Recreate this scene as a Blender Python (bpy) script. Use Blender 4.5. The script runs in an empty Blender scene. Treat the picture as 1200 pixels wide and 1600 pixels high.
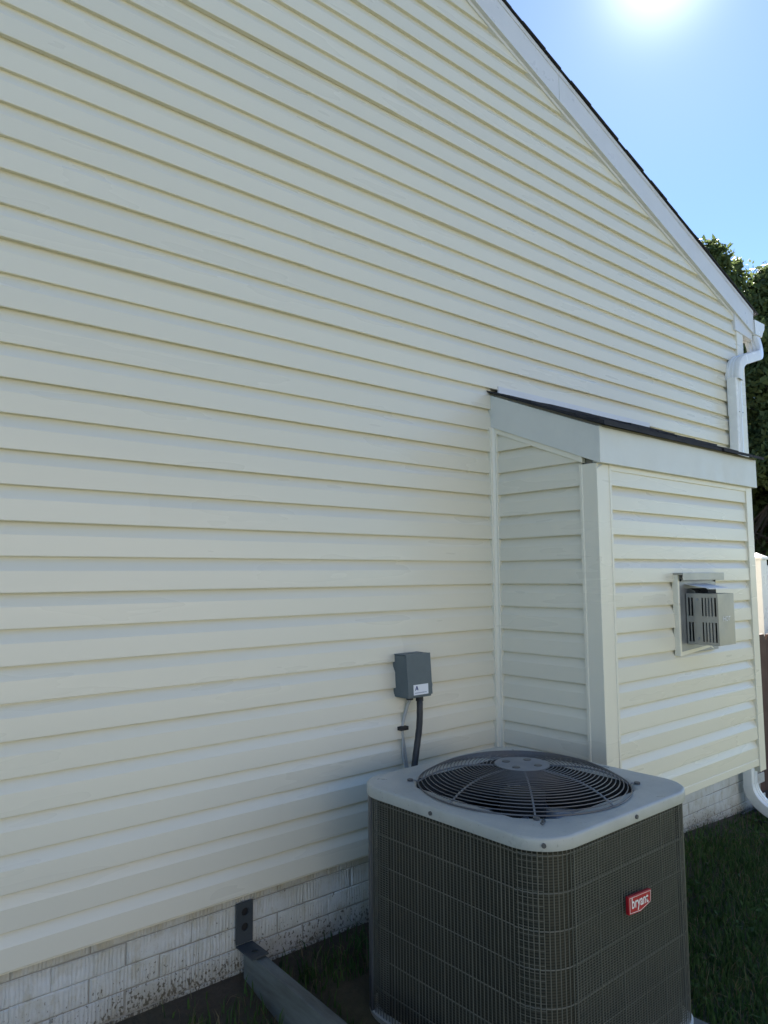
import bpy, bmesh, math, random
import numpy as np
from mathutils import Vector, Matrix
random.seed(7)
rng = np.random.default_rng(7)
PI = math.pi
sc = bpy.context.scene
COL = sc.collection

# ------------------------------------------------------------------ camera
cam_d = bpy.data.cameras.new('camera')
cam = bpy.data.objects.new('camera', cam_d); COL.objects.link(cam)
yaw, pit, roll = 0.705798395, 0.0876032258, -0.008607042
F = Vector((math.sin(yaw)*math.cos(pit), math.cos(yaw)*math.cos(pit), math.sin(pit)))
R0 = Vector((math.cos(yaw), -math.sin(yaw), 0)); U0 = R0.cross(F)
Rv = math.cos(roll)*R0 + math.sin(roll)*U0
Uv = -math.sin(roll)*R0 + math.cos(roll)*U0
m = Matrix((Rv, Uv, -F)).transposed().to_4x4()
m.translation = Vector((-2.60611, -2.26290, 1.05209))
cam.matrix_world = m
cam_d.sensor_fit = 'VERTICAL'; cam_d.sensor_height = 24.0; cam_d.sensor_width = 18.0
cam_d.lens = 24.0*1143.67/1600
cam_d.clip_start = 0.05; cam_d.clip_end = 2000
sc.camera = cam

# ------------------------------------------------------------------ sky, sun, exposure
SUN_EL, SUN_AZ = math.radians(39.4), math.radians(62.7)      # azimuth from +y towards +x
w = bpy.data.worlds.new('World'); sc.world = w; w.use_nodes = True
nt = w.node_tree; nt.nodes.clear()
sky = nt.nodes.new('ShaderNodeTexSky'); sky.sky_type = 'NISHITA'; sky.sun_disc = False
sky.sun_elevation = SUN_EL; sky.sun_rotation = SUN_AZ
sky.air_density = 0.85; sky.dust_density = 0.0; sky.ozone_density = 4.0; sky.altitude = 50
bg = nt.nodes.new('ShaderNodeBackground'); bg.inputs['Strength'].default_value = 0.05
wo = nt.nodes.new('ShaderNodeOutputWorld')
# aureole of haze round the sun itself, added to the sky
tc = nt.nodes.new('ShaderNodeTexCoord'); vd = nt.nodes.new('ShaderNodeVectorMath'); vd.operation = 'DOT_PRODUCT'
vd.inputs[1].default_value = (math.sin(SUN_AZ)*math.cos(SUN_EL), math.cos(SUN_AZ)*math.cos(SUN_EL), math.sin(SUN_EL))
nt.links.new(tc.outputs['Generated'], vd.inputs[0])
def wm(op, a, b):
    x = nt.nodes.new('ShaderNodeMath'); x.operation = op
    for sk, v in zip(x.inputs, (a, b)):
        if hasattr(v, 'links'): nt.links.new(v, sk)
        else: sk.default_value = v
    return x.outputs[0]
dd = wm('MAXIMUM', vd.outputs['Value'], 0.)
au = wm('ADD', wm('MULTIPLY', wm('POWER', dd, 800.), 4.0), wm('MULTIPLY', wm('POWER', dd, 48.), 1.0))
va = nt.nodes.new('ShaderNodeMix'); va.data_type = 'RGBA'; va.blend_type = 'ADD'; va.inputs[0].default_value = 1
sc_ = nt.nodes.new('ShaderNodeVectorMath'); sc_.operation = 'SCALE'; sc_.inputs[0].default_value = (1, .98, .93)
nt.links.new(au, sc_.inputs['Scale'])
nt.links.new(sky.outputs[0], va.inputs[6]); nt.links.new(sc_.outputs[0], va.inputs[7])
nt.links.new(va.outputs[2], bg.inputs['Color']); nt.links.new(bg.outputs[0], wo.inputs['Surface'])
sd = bpy.data.lights.new('sun', 'SUN'); sd.energy = 5.0; sd.angle = math.radians(0.53); sd.color = (1.0, 0.94, 0.85)
so = bpy.data.objects.new('sun', sd); COL.objects.link(so)
sdir = Vector((math.sin(SUN_AZ)*math.cos(SUN_EL), math.cos(SUN_AZ)*math.cos(SUN_EL), math.sin(SUN_EL)))
so.rotation_euler = sdir.to_track_quat('Z', 'Y').to_euler(); so.location = sdir*30
sc.view_settings.view_transform = 'Standard'; sc.view_settings.look = 'None'
sc.view_settings.exposure = 2.2; sc.view_settings.gamma = 1.0
sc.view_settings.use_curve_mapping = False
sc.cycles.max_bounces = 8; sc.cycles.diffuse_bounces = 5; sc.cycles.glossy_bounces = 4

# ------------------------------------------------------------------ helpers
def link(o, parent=None):
    COL.objects.link(o)
    if parent is not None: o.parent = parent
    return o
def tag(o, label=None, cat=None, group=None, kind=None):
    if label: o['label'] = label
    if cat: o['category'] = cat
    if group: o['group'] = group
    if kind: o['kind'] = kind
    return o
def empty(name, loc=(0, 0, 0), parent=None):
    o = bpy.data.objects.new(name, None); o.location = loc; o.empty_display_size = .1
    return link(o, parent)

class MB:
    """collects faces of one piece; build() links them as ONE mesh object"""
    def __init__(s): s.v = []; s.f = []
    def add(s, vs, fs):
        b = len(s.v); s.v += [tuple(map(float, q)) for q in vs]; s.f += [tuple(i+b for i in f) for f in fs]; return s
    def box(s, a, b):
        x0, y0, z0 = a; x1, y1, z1 = b
        return s.add([(x0,y0,z0),(x1,y0,z0),(x1,y1,z0),(x0,y1,z0),(x0,y0,z1),(x1,y0,z1),(x1,y1,z1),(x0,y1,z1)],
                     [(0,3,2,1),(4,5,6,7),(0,1,5,4),(1,2,6,5),(2,3,7,6),(3,0,4,7)])
    def prism(s, poly, d):
        """poly = list of 3-D points (planar), extruded by vector d"""
        n = len(poly); d = Vector(d); p = [Vector(q) for q in poly]
        return s.add(p+[q+d for q in p], [tuple(range(n))[::-1], tuple(range(n, 2*n))]+[(i,(i+1)%n,(i+1)%n+n,i+n) for i in range(n)])
    def tube(s, pts, r, n=6, closed=False, caps=True):
        pts = [Vector(q) for q in pts]; N = len(pts); rings = []
        rr = r if hasattr(r, '__len__') else [r]*N
        prev = None
        for i, q in enumerate(pts):
            t = (pts[(i+1)%N]-pts[i-1]) if closed else (pts[min(i+1,N-1)]-pts[max(i-1,0)])
            t.normalize()
            if prev is None:
                a = Vector((0,0,1)) if abs(t.z) < .9 else Vector((1,0,0))
                u = (a-t*a.dot(t)).normalized()
            else: u = (prev-t*prev.dot(t)).normalized()
            prev = u; v = t.cross(u)
            rings.append([q+rr[i]*(math.cos(2*PI*k/n+PI/n)*u+math.sin(2*PI*k/n+PI/n)*v) for k in range(n)])
        fs = []
        M = N if closed else N-1
        for i in range(M):
            for k in range(n):
                j = (i+1) % N
                fs.append((i*n+k, i*n+(k+1)%n, j*n+(k+1)%n, j*n+k))
        if not closed and caps: fs += [tuple(range(n))[::-1], tuple((N-1)*n+k for k in range(n))]
        return s.add([q for rg in rings for q in rg], fs)
    def loft(s, rings, closed=True, cap0=False, cap1=False):
        n = len(rings[0]); fs = []
        for i in range(len(rings)-1):
            for k in range(n if closed else n-1):
                fs.append((i*n+k, i*n+(k+1)%n, (i+1)*n+(k+1)%n, (i+1)*n+k))
        if cap0: fs.append(tuple(range(n))[::-1])
        if cap1: fs.append(tuple((len(rings)-1)*n+k for k in range(n)))
        return s.add([q for r in rings for q in r], fs)
    def disc(s, c, r, h, n=20, axis='z'):
        c = Vector(c)
        ax = {'z': (Vector((1,0,0)), Vector((0,1,0)), Vector((0,0,1))), 'y': (Vector((1,0,0)), Vector((0,0,1)), Vector((0,-1,0))),
              'x': (Vector((0,1,0)), Vector((0,0,1)), Vector((1,0,0)))}[axis]
        return s.prism([c+r*(math.cos(2*PI*k/n)*ax[0]+math.sin(2*PI*k/n)*ax[1]) for k in range(n)], ax[2]*h)
    def mesh(s, name, mat, smooth=False, angle=35):
        me = bpy.data.meshes.new(name); me.from_pydata(s.v, [], s.f)
        bm = bmesh.new(); bm.from_mesh(me); bmesh.ops.recalc_face_normals(bm, faces=bm.faces); bm.to_mesh(me); bm.free()
        if mat: me.materials.append(mat)
        if smooth:
            me.polygons.foreach_set('use_smooth', [True]*len(me.polygons)); me.set_sharp_from_angle(angle=math.radians(angle))
        return me
    def build(s, name, mat, parent=None, smooth=False, angle=35, bevel=0):
        o = bpy.data.objects.new(name, s.mesh(name, mat, smooth, angle))
        if bevel:
            b = o.modifiers.new('bevel', 'BEVEL'); b.width = bevel; b.segments = 2; b.limit_method = 'ANGLE'; b.angle_limit = math.radians(40)
        return link(o, parent)
def obj_from(me, name, parent, loc=(0,0,0)):
    o = bpy.data.objects.new(name, me); o.location = loc
    return link(o, parent)

# ------------------------------------------------------------------ materials
def mat(name, base, rough=.5, metal=0., spec=.5):
    m = bpy.data.materials.new(name); m.use_nodes = True
    b = m.node_tree.nodes['Principled BSDF']
    b.inputs['Base Color'].default_value = (*base, 1); b.inputs['Roughness'].default_value = rough
    b.inputs['Metallic'].default_value = metal; b.inputs['Specular IOR Level'].default_value = spec
    return m
class NG:
    def __init__(s, m): s.m = m; s.t = m.node_tree; s.b = s.t.nodes['Principled BSDF']
    def n(s, typ, **k):
        x = s.t.nodes.new(typ)
        for a, v in k.items(): setattr(x, a, v)
        return x
    def l(s, a, b): s.t.links.new(a, b)
    def coord(s, scale=(1,1,1), kind='pos'):
        mp = s.n('ShaderNodeMapping'); mp.inputs['Scale'].default_value = scale
        if kind == 'pos': src = s.n('ShaderNodeNewGeometry').outputs['Position']
        else: src = s.n('ShaderNodeTexCoord').outputs['Object']
        s.l(src, mp.inputs['Vector']); return mp.outputs[0]
    def noise(s, scale, vec, detail=4, rough=.55):
        x = s.n('ShaderNodeTexNoise'); x.inputs['Scale'].default_value = scale; x.inputs['Detail'].default_value = detail
        x.inputs['Roughness'].default_value = rough
        if vec is not None: s.l(vec, x.inputs['Vector'])
        return x.outputs['Fac']
    def ramp(s, fac, stops):
        x = s.n('ShaderNodeValToRGB'); e = x.color_ramp.elements
        while len(e) < len(stops): e.new(.5)
        for q, (p, c) in zip(e, stops):
            q.position = p; q.color = (*c, 1) if hasattr(c, '__len__') else (c, c, c, 1)
        s.l(fac, x.inputs[0]); return x.outputs[0]
    def mix(s, fac, a, b):
        x = s.n('ShaderNodeMix', data_type='RGBA')
        for sock, v in ((x.inputs[0], fac), (x.inputs[6], a), (x.inputs[7], b)):
            if hasattr(v, 'links'): s.l(v, sock)
            elif hasattr(v, '__len__'): sock.default_value = (*v, 1)
            else: sock.default_value = v
        return x.outputs[2]
    def math(s, op, a, b=None, c=None):
        x = s.n('ShaderNodeMath', operation=op)
        for sock, v in zip(x.inputs, (a, b, c)):
            if v is None: continue
            if hasattr(v, 'links'): s.l(v, sock)
            else: sock.default_value = v
        return x.outputs[0]
    def bump(s, h, strength, dist):
        x = s.n('ShaderNodeBump'); x.inputs['Strength'].default_value = strength; x.inputs['Distance'].default_value = dist
        s.l(h, x.inputs['Height']); s.l(x.outputs[0], s.b.inputs['Normal']); return x
    def color(s, c): s.l(c, s.b.inputs['Base Color'])
    def rough(s, c): s.l(c, s.b.inputs['Roughness'])

def vinyl(name, base):
    m = mat(name, base, .26, 0, .7); g = NG(m)
    c = g.coord((.9, .9, 6)); big = g.noise(1.3, c, 3, .5)
    dirt = g.noise(3, g.coord((1, 1, .35)), 3, .5)
    col = g.mix(g.math('MULTIPLY', g.ramp(dirt, [(.4, 0.), (.9, 1.)]), .06), base, tuple(.86*q for q in base))
    oi = g.n('ShaderNodeObjectInfo'); hv = g.n('ShaderNodeHueSaturation'); g.l(col, hv.inputs['Color'])
    g.l(g.math('MULTIPLY_ADD', oi.outputs['Random'], .05, .975), hv.inputs['Value'])
    g.color(hv.outputs[0])
    g.rough(g.ramp(big, [(.3, .23), (.7, .38)]))
    grain = g.noise(40, g.coord((.12, .12, 2.4)), 4, .6)
    wav = g.noise(2.2, g.coord((1, 1, 2.5)), 2)
    h = g.math('ADD', g.math('MULTIPLY', grain, .10), g.math('MULTIPLY', wav, .32))
    g.bump(h, .35, .006)
    return m
M = {}
M['vinyl'] = vinyl('cream vinyl', (.740, .705, .588))
M['trim'] = vinyl('cream vinyl trim', (.765, .73, .612))
def painted(name, base, rough, spots=.0, bumpy=.0008, metal=0., spec=.5, dark=.8):
    m = mat(name, base, rough, metal, spec); g = NG(m)
    n = g.noise(7, g.coord((1, 1, 1)), 6, .65)
    c = g.mix(g.ramp(n, [(.42, 0.), (.75, 1.)]), base, tuple(dark*q for q in base))
    if spots:
        sp = g.noise(90, g.coord(), 2)
        c = g.mix(g.math('MULTIPLY', g.ramp(sp, [(.66, 0.), (.72, 1.)]), spots), c, (.09, .075, .055))
    g.color(c)
    g.rough(g.ramp(g.noise(11, g.coord(), 4), [(.3, max(.05, rough-.08)), (.7, rough+.1)]))
    if bumpy: g.bump(g.noise(30, g.coord(), 3), .3, bumpy)
    return m
M['coil_white'] = painted('white aluminium coil', (.68, .685, .70), .34, dark=.94)
M['fascia_cream'] = painted('cream aluminium coil', (.66, .67, .63), .38, dark=.94)
M['white_alu'] = painted('white gutter enamel', (.86, .87, .87), .22, bumpy=.0004, dark=.9)
M['shingle'] = painted('charcoal asphalt shingle', (.022, .022, .027), .85, bumpy=.003)
M['sheath'] = mat('sheathing', (.3, .28, .24), .8)
M['steel'] = painted('brushed stainless', (.40, .39, .36), .36, metal=.6, bumpy=0)
M['steel_plain'] = painted('dull galvanised', (.34, .35, .37), .40, metal=.6, bumpy=0)
M['black'] = mat('black interior', (.010, .010, .011), .7)
M['black_plastic'] = painted('black plastic', (.016, .017, .019), .5)
M['box_grey'] = painted('grey enamel box', (.115, .145, .155), .5)
M['label'] = mat('white label', (.78, .80, .84), .4)
M['navy'] = mat('navy print', (.02, .04, .16), .5)
M['print_grey'] = mat('grey print', (.25, .28, .36), .5)
M['conduit'] = painted('black liquidtight conduit', (.022, .025, .03), .45)
M['cable'] = painted('pale grey cable', (.42, .43, .42), .5)
M['cap'] = painted('grey cabinet enamel', (.42, .43, .40), .34, spots=.25, bumpy=.0005, dark=.85)
M['wire'] = painted('grey coated wire', (.140, .140, .112), .45)
M['wire_dark'] = painted('dark coated wire', (.085, .087, .092), .42)
M['grille'] = painted('grille wire', (.10, .10, .105), .40)
M['hub'] = painted('grille hub plate', (.20, .21, .22), .5)
M['post_grey'] = painted('dark grey corner panel', (.075, .078, .083), .45)
M['shade_dark'] = painted('interior shade metal', (.02, .02, .021), .6)  # shade inside the unit put into the metal's colour
M['red'] = mat('red badge', (.42, .012, .022), .35)
M['badge_white'] = mat('badge white', (.80, .78, .76), .4)
M['fan'] = painted('fan blade metal', (.34, .37, .42), .32, metal=.5)
M['bracket'] = painted('dark blue grey steel', (.045, .055, .062), .5, bumpy=.002)
M['bark'] = painted('bark', (.09, .07, .05), .9, bumpy=.02)
M['brown_wood'] = painted('dark stained picket', (.085, .040, .024), .7, bumpy=.003)
M['vinyl_white'] = painted('white vinyl fence', (.88, .87, .83), .3, dark=.95)
M['fill_house'] = painted('fill house white', (.70, .665, .635), .5)  # walls of the added out-of-frame house that bounces light
M['glass_dark'] = mat('window glass', (.03, .035, .04), .08, 0, .8)
def coil_mat():
    m = mat('condenser coil', (.06, .06, .045), .6, .1); g = NG(m)
    wv = g.n('ShaderNodeTexWave', bands_direction='Z'); wv.inputs['Scale'].default_value = 42; wv.inputs['Distortion'].default_value = .3
    g.l(g.coord(), wv.inputs['Vector'])
    n = g.noise(3, g.coord((1.5, 1.5, .5)), 4)
    c = g.mix(wv.outputs['Fac'], (.018, .018, .013), (.062, .060, .043))
    c = g.mix(g.ramp(n, [(.45, 0.), (.7, 1.)]), c, (.043, .042, .030))
    g.color(c); return m
M['coil'] = coil_mat()
def concrete_paint():
    """white masonry paint on combed brick; mud splashed up from the ground and mildew"""
    m = mat('white masonry paint', (.62, .63, .61), .6); g = NG(m)
    pos = g.n('ShaderNodeNewGeometry').outputs['Position']; sp = g.n('ShaderNodeSeparateXYZ'); g.l(pos, sp.inputs[0])
    # height above the local soil line, which falls towards +x
    fall = g.math('MULTIPLY', g.math('MAXIMUM', g.math('ADD', sp.outputs[0], .8), 0.), .09)
    h = g.math('ADD', g.math('ADD', sp.outputs[2], .275), fall)
    patch = g.noise(3.5, g.coord((1, 1, 1.5)), 5, .6)
    base = g.mix(g.ramp(patch, [(.35, 0.), (.7, 1.)]), (.64, .65, .64), (.50, .49, .43))
    joint = g.noise(26, g.coord((1, 1, .5)), 5, .7)
    base = g.mix(g.ramp(joint, [(.50, 0.), (.72, .7)]), base, (.40, .36, .26))
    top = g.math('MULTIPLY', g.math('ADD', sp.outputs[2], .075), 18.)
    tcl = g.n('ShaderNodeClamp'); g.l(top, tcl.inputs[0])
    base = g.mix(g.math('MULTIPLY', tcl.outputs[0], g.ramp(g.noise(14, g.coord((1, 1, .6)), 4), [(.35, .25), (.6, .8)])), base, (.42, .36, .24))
    # splash: dense specks low, a few high
    spk = g.noise(120, g.coord((1, 1, .7)), 3, .6)
    thr = g.math('ADD', g.math('MULTIPLY', h, 1.5), .445)
    mask = g.math('MULTIPLY', g.math('SUBTRACT', g.math('ADD', spk, g.math('MULTIPLY', g.math('SUBTRACT', patch, .5), .35)), thr), 15.)
    mc = g.n('ShaderNodeClamp'); g.l(mask, mc.inputs[0])
    fade = g.math('SUBTRACT', 1.0, g.math('MULTIPLY', h, 7.)); fc = g.n('ShaderNodeClamp'); g.l(fade, fc.inputs[0])
    base = g.mix(g.math('MULTIPLY', fc.outputs[0], g.ramp(patch, [(.3, .35), (.65, .95)])), base, (.20, .165, .105))
    base = g.mix(g.math('MULTIPLY', mc.outputs[0], .9), base, (.085, .068, .042))
    sp2 = g.noise(38, g.coord(), 2, .5)
    m2 = g.math('MULTIPLY', g.math('SUBTRACT', g.math('SUBTRACT', sp2, .705), g.math('MULTIPLY', h, .12)), 30.)
    mc2 = g.n('ShaderNodeClamp'); g.l(m2, mc2.inputs[0])
    base = g.mix(g.math('MULTIPLY', mc2.outputs[0], .8), base, (.13, .105, .07))
    g.color(base)
    comb = g.n('ShaderNodeTexWave', bands_direction='X'); comb.inputs['Scale'].default_value = 27
    comb.inputs['Distortion'].default_value = 5.5; comb.inputs['Detail'].default_value = 3; comb.inputs['Detail Scale'].default_value = 1.3
    g.l(g.coord((1, 1, .25)), comb.inputs['Vector'])
    hh = g.math('ADD', g.math('MULTIPLY', comb.outputs['Fac'], g.ramp(g.noise(9, g.coord()), [(.35, .2), (.6, 1.)])), g.math('MULTIPLY', g.noise(34, g.coord((1, 1, 1.6)), 6, .7), 1.6))
    g.bump(hh, .62, .0034)
    return m
M['brick'] = concrete_paint()
def board_mat():
    m = mat('weathered painted timber', (.16, .175, .165), .65); g = NG(m)
    n = g.noise(6, g.coord((3, .5, 3)), 6, .7)
    g.color(g.mix(g.ramp(n, [(.4, 0.), (.75, 1.)]), (.15, .165, .155), (.07, .07, .058)))
    g.bump(g.noise(22, g.coord((5, .6, 5)), 4), .5, .003); return m
M['board'] = board_mat()
def ground_mat():
    m = mat('lawn soil', (.05, .05, .03), .95); g = NG(m)
    n = g.noise(2.3, g.coord(), 8, .7); f = g.noise(45, g.coord(), 6, .7)
    soil = g.mix(f, (.032, .024, .015), (.105, .076, .048))
    green = g.mix(f, (.034, .043, .020), (.088, .098, .048))
    pos = g.n('ShaderNodeNewGeometry').outputs['Position']; sp = g.n('ShaderNodeSeparateXYZ'); g.l(pos, sp.inputs[0])
    d = g.math('MULTIPLY', g.math('MULTIPLY', sp.outputs[1], -1.), 1.3)
    k = g.math('ADD', g.math('MULTIPLY', g.math('SUBTRACT', n, .5), 1.6), d)
    kc = g.n('ShaderNodeClamp'); g.l(k, kc.inputs[0])
    g.color(g.mix(kc.outputs[0], soil, green))
    g.bump(g.math('ADD', g.noise(14, g.coord(), 5), g.math('MULTIPLY', f, .5)), .8, .02); return m
M['ground'] = ground_mat()
def leafy(name, a, b, rough=.5, trans=.25):
    m = mat(name, a, rough, 0, .2); g = NG(m)
    oi = g.n('ShaderNodeNewGeometry')
    n = g.noise(1.3, g.coord(), 3)
    c = g.mix(g.math('MULTIPLY_ADD', oi.outputs['Random Per Island'], .6, g.math('MULTIPLY', n, .4)), a, b)
    g.color(c)
    tr = g.n('ShaderNodeBsdfTranslucent'); g.l(c, tr.inputs[0])
    mx = g.n('ShaderNodeMixShader'); mx.inputs[0].default_value = trans
    out = [x for x in g.t.nodes if x.type == 'OUTPUT_MATERIAL'][0]
    g.l(g.b.outputs[0], mx.inputs[1]); g.l(tr.outputs[0], mx.inputs[2]); g.l(mx.outputs[0], out.inputs[0])
    return m
M['leaf'] = leafy('broad leaves', (.060, .098, .032), (.16, .20, .075), .5, .45)
M['grass'] = leafy('grass blades', (.026, .065, .018), (.095, .165, .045), .6, .3)
M['dry'] = leafy('dry grass', (.12, .10, .05), (.22, .18, .10), .7, .2)

# ------------------------------------------------------------------ ground
def ground_z(x, y):
    x = np.asarray(x, float); y = np.asarray(y, float)
    gw = -.258 - np.interp(x, [-.8, 1.65, 2.5, 6, 14], [0, .215, .26, .32, .35])
    d = np.maximum(-y, 0)
    return gw - .075*np.clip(d/.35, 0, 1) - np.interp(d, [.35, 1.2, 4, 30], [0, .05, .12, .3]) + .010*np.sin(7*x+2.1*y)*np.sin(5.3*y+1.7*x)*np.clip(d*3, 0, 1)
xs = np.unique(np.concatenate([np.linspace(-4, 5, 181), np.linspace(-20, 20, 61), np.linspace(-400, 400, 41)]))
ys = np.unique(np.concatenate([np.linspace(-4, .2, 85), np.linspace(-20, 20, 61), np.linspace(-400, 400, 41)]))
X, Y = np.meshgrid(xs, ys); Z = ground_z(X, Y)
nx, ny = len(xs), len(ys)
vv = np.stack([X, Y, Z], -1).reshape(-1, 3)
ii = (np.arange(ny-1)[:, None]*nx+np.arange(nx-1)[None]).reshape(-1)
me = bpy.data.meshes.new('lawn'); me.from_pydata(vv.tolist(), [], np.stack([ii, ii+1, ii+nx+1, ii+nx], -1).tolist())
me.materials.append(M['ground']); me.polygons.foreach_set('use_smooth', [True]*len(me.polygons))
lawn = link(bpy.data.objects.new('lawn', me)); tag(lawn, 'dark shaded lawn sloping down from the house foundation', kind='structure')

# ------------------------------------------------------------------ house
P = .1016                       # exposure of one course
HXL, HXR = -7.0, 2.63           # siding ends
PEAKX = -2.2
RS = .3434
def rake_z(x, off=0.): return 3.746 + off - RS*(x-.092) if x > PEAKX else 3.746+off-RS*(PEAKX-.092) + RS*(x-PEAKX)
def rake_x(z):          # right end of siding at height z
    return min(HXR, .092+(3.746-z)/RS)
def rake_xl(z):
    zp = rake_z(PEAKX); return max(HXL, PEAKX-(zp-z)/RS)
house = empty('house', (-2.2, 0, -.25))
tag(house, 'cream vinyl sided house gable with white brick foundation and boxed chimney chase', 'house')
HOUSE_OFF = Vector((2.2, 0, .25))
class HP:               # a part of the house: an Empty that groups pieces as sub-parts is not needed: part meshes carry them
    pass
def hbuild(mb, name, matl, parent, **k):
    """pieces are modelled in world coordinates; shift into the house's frame"""
    o = mb.build(name, matl, parent, **k)
    o.matrix_parent_inverse = parent.matrix_world.inverted() if parent is not house else Matrix.Translation(HOUSE_OFF)
    return o
# solid body behind the cladding
body = MB()
zpk = rake_z(PEAKX)
body.prism([(HXL-.08, .006, -.9), (2.70, .006, -.9), (2.70, .006, rake_z(2.70)-.02), (PEAKX, .006, zpk-.02), (HXL-.08, .006, rake_z(HXL-.08)-.02)], (0, 8.5, 0))
wall = hbuild(body, 'gable_wall', M['sheath'], house)
IDM = wall.matrix_parent_inverse.copy()
def sub(mb, name, matl, parent, **k):      # sub-part: parent's local frame is already the world frame
    return mb.build(name, matl, parent, **k)

PROF_BUTT = [(.001, .0005), (.0205, -.0005), (.0218, -.0020), (.0230, .0000), (.0230, .004), (.0212, .0600), (.0198, .0632), (.0034, .0955), (.0022, .1045)]
PROF_MID  = [(.001, .0005), (.0168, .0005), (.0182, -.0010), (.0194, .001), (.0194, .004), (.0184, .0600), (.0172, .0632), (.0032, .0965), (.0022, .1045)]
def plank(parent, u0f, u1f, k, frame, proud=0., ztop=None, amp=1.):
    z0 = k*P
    prof = PROF_BUTT if k % 2 == 0 else PROF_MID
    um0, um1 = u0f(z0+.03), u1f(z0+.03)
    n = max(1, int((um1-um0)/.22))
    ph = [random.uniform(0, 6.3) for _ in range(4)]
    rings = []
    for i in range(n+1):
        t = i/n; ring = []
        for (v, dz) in prof:
            z = z0+dz
            if ztop is not None: z = min(z, ztop)
            u = u0f(z)+(u1f(z)-u0f(z))*t
            wv = amp*(.0006*math.sin(2.1*u+ph[0])+.0004*math.sin(5.3*u+ph[1]))
            wz = amp*.0006*math.sin(1.3*u+ph[2])
            ring.append(frame(u, v+proud+(wv if v > .002 else 0), z+wz))
        rings.append(ring)
    mb = MB(); mb.loft(rings, closed=True, cap0=True, cap1=True)
    return sub(mb, 'siding_plank', M['vinyl'], parent, smooth=True, angle=9)
fr_main = lambda u, v, z: (u, -v, z)
CH_D, CH_X0, CH_X1, CH_ZB = .55, 0.0, 1.40, .068
seams = {2: -1.18, 3: -1.18, 6: -.598, 7: -.598, 12: -1.672, 13: -1.672, 4: -.364, 5: -.364, 16: -3.1, 17: -3.1, 20: .75, 21: .75, 22: -1.05, 23: -1.05, 26: .62, 27: .62, 30: -.6, 31: -.6}
K_TOP = int(zpk/P)
for k in range(0, K_TOP+1):
    z0 = k*P
    if rake_z(PEAKX)-z0 < .03: break
    zt = zpk-.005 if z0+.1045 > zpk else None
    xl = (lambda z: rake_xl(z)); xr = (lambda z: rake_x(z))
    if z0 < 1.90:
        segs = [(xl, lambda z: -.012)]
        if True: right = (lambda z: 1.43, xr)
    else: segs = [(xl, xr)]; right = None
    if k in seams:
        s = seams[k]; a, b = segs[0]
        segs = [(a, lambda z, s=s: s), (lambda z, s=s: s-.022, b)]
        plank(wall, *segs[0], k, fr_main, proud=.0024, ztop=zt); plank(wall, *segs[1], k, fr_main, ztop=zt)
    else: plank(wall, *segs[0], k, fr_main, ztop=zt)
    if right: plank(wall, *right, k, fr_main)
# ---- trim on the gable wall
def bar(parent, name, matl, a, b, c, d, depth, **k):
    """quad a-b-c-d in the wall plane extruded towards -y"""
    mb = MB(); mb.prism([a, b, c, d], (0, -depth, 0)); return sub(mb, name, matl, parent, **k)
for sgn in (1, -1):
    def mx(x): return x if sgn > 0 else 2*PEAKX-x
    xe = 2.93 if sgn > 0 else 2.93
    # channel that receives the siding under the rake
    a0, a1 = PEAKX, 2.60
    zz = lambda x, o: rake_z(x, o)
    mb = MB(); mb.prism([(mx(a0), 0, zz(a0, -.014)), (mx(a1), 0, zz(a1, -.014)), (mx(a1), 0, zz(a1, .012)), (mx(a0), 0, zz(a0, .012))], (0, -.027, 0))
    mb.prism([(mx(a0), 0, zz(a0, .012)), (mx(a1), 0, zz(a1, .012)), (mx(a1), 0, zz(a1, .05)), (mx(a0), 0, zz(a0, .05))], (0, -.012, 0))
    sub(mb, 'rake_channel', M['coil_white'], wall, bevel=.0015)
RY = -.046                     # face of the rake board
roof = MB()
# roof deck, both slopes, overhanging the gable by the rake board
for sgn in (1, -1):
    def mx(x): return x if sgn > 0 else 2*PEAKX-x
    xe = 2.88
    t0, t1 = .150, .178
    roof.prism([(mx(PEAKX), RY+.004, zpk+t0), (mx(xe), RY+.004, rake_z(xe)+t0), (mx(xe), RY+.004, rake_z(xe)+t1), (mx(PEAKX), RY+.004, zpk+t1)], (0, 8.7, 0))
roof = hbuild(roof, 'roof', M['sheath'], house)
ROOF_IDM = roof
for sgn in (1, -1):
    def mx(x): return x if sgn > 0 else 2*PEAKX-x
    # rake board in two lengths
    cuts = [PEAKX, .55, 2.862] if sgn > 0 else [PEAKX, 2.862]
    for i in range(len(cuts)-1):
        a, b = cuts[i], cuts[i+1]-.001
        mb = MB(); pr = -.0012*i
        mb.prism([(mx(a), RY+pr, rake_z(a, .004)), (mx(b), RY+pr, rake_z(b, .004)), (mx(b), RY+pr, rake_z(b, .166)), (mx(a), RY+pr, rake_z(a, .166))], (0, .045, 0))
        # turned-under lip and drip edge
        mb.prism([(mx(a), RY+pr-.003, rake_z(a, .150)), (mx(b), RY+pr-.003, rake_z(b, .150)), (mx(b), RY+pr-.003, rake_z(b, .176)), (mx(a), RY+pr-.003, rake_z(a, .176))], (0, .002, 0))
        sub(mb, 'rake_board', M['coil_white'], roof, bevel=.002)
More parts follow.
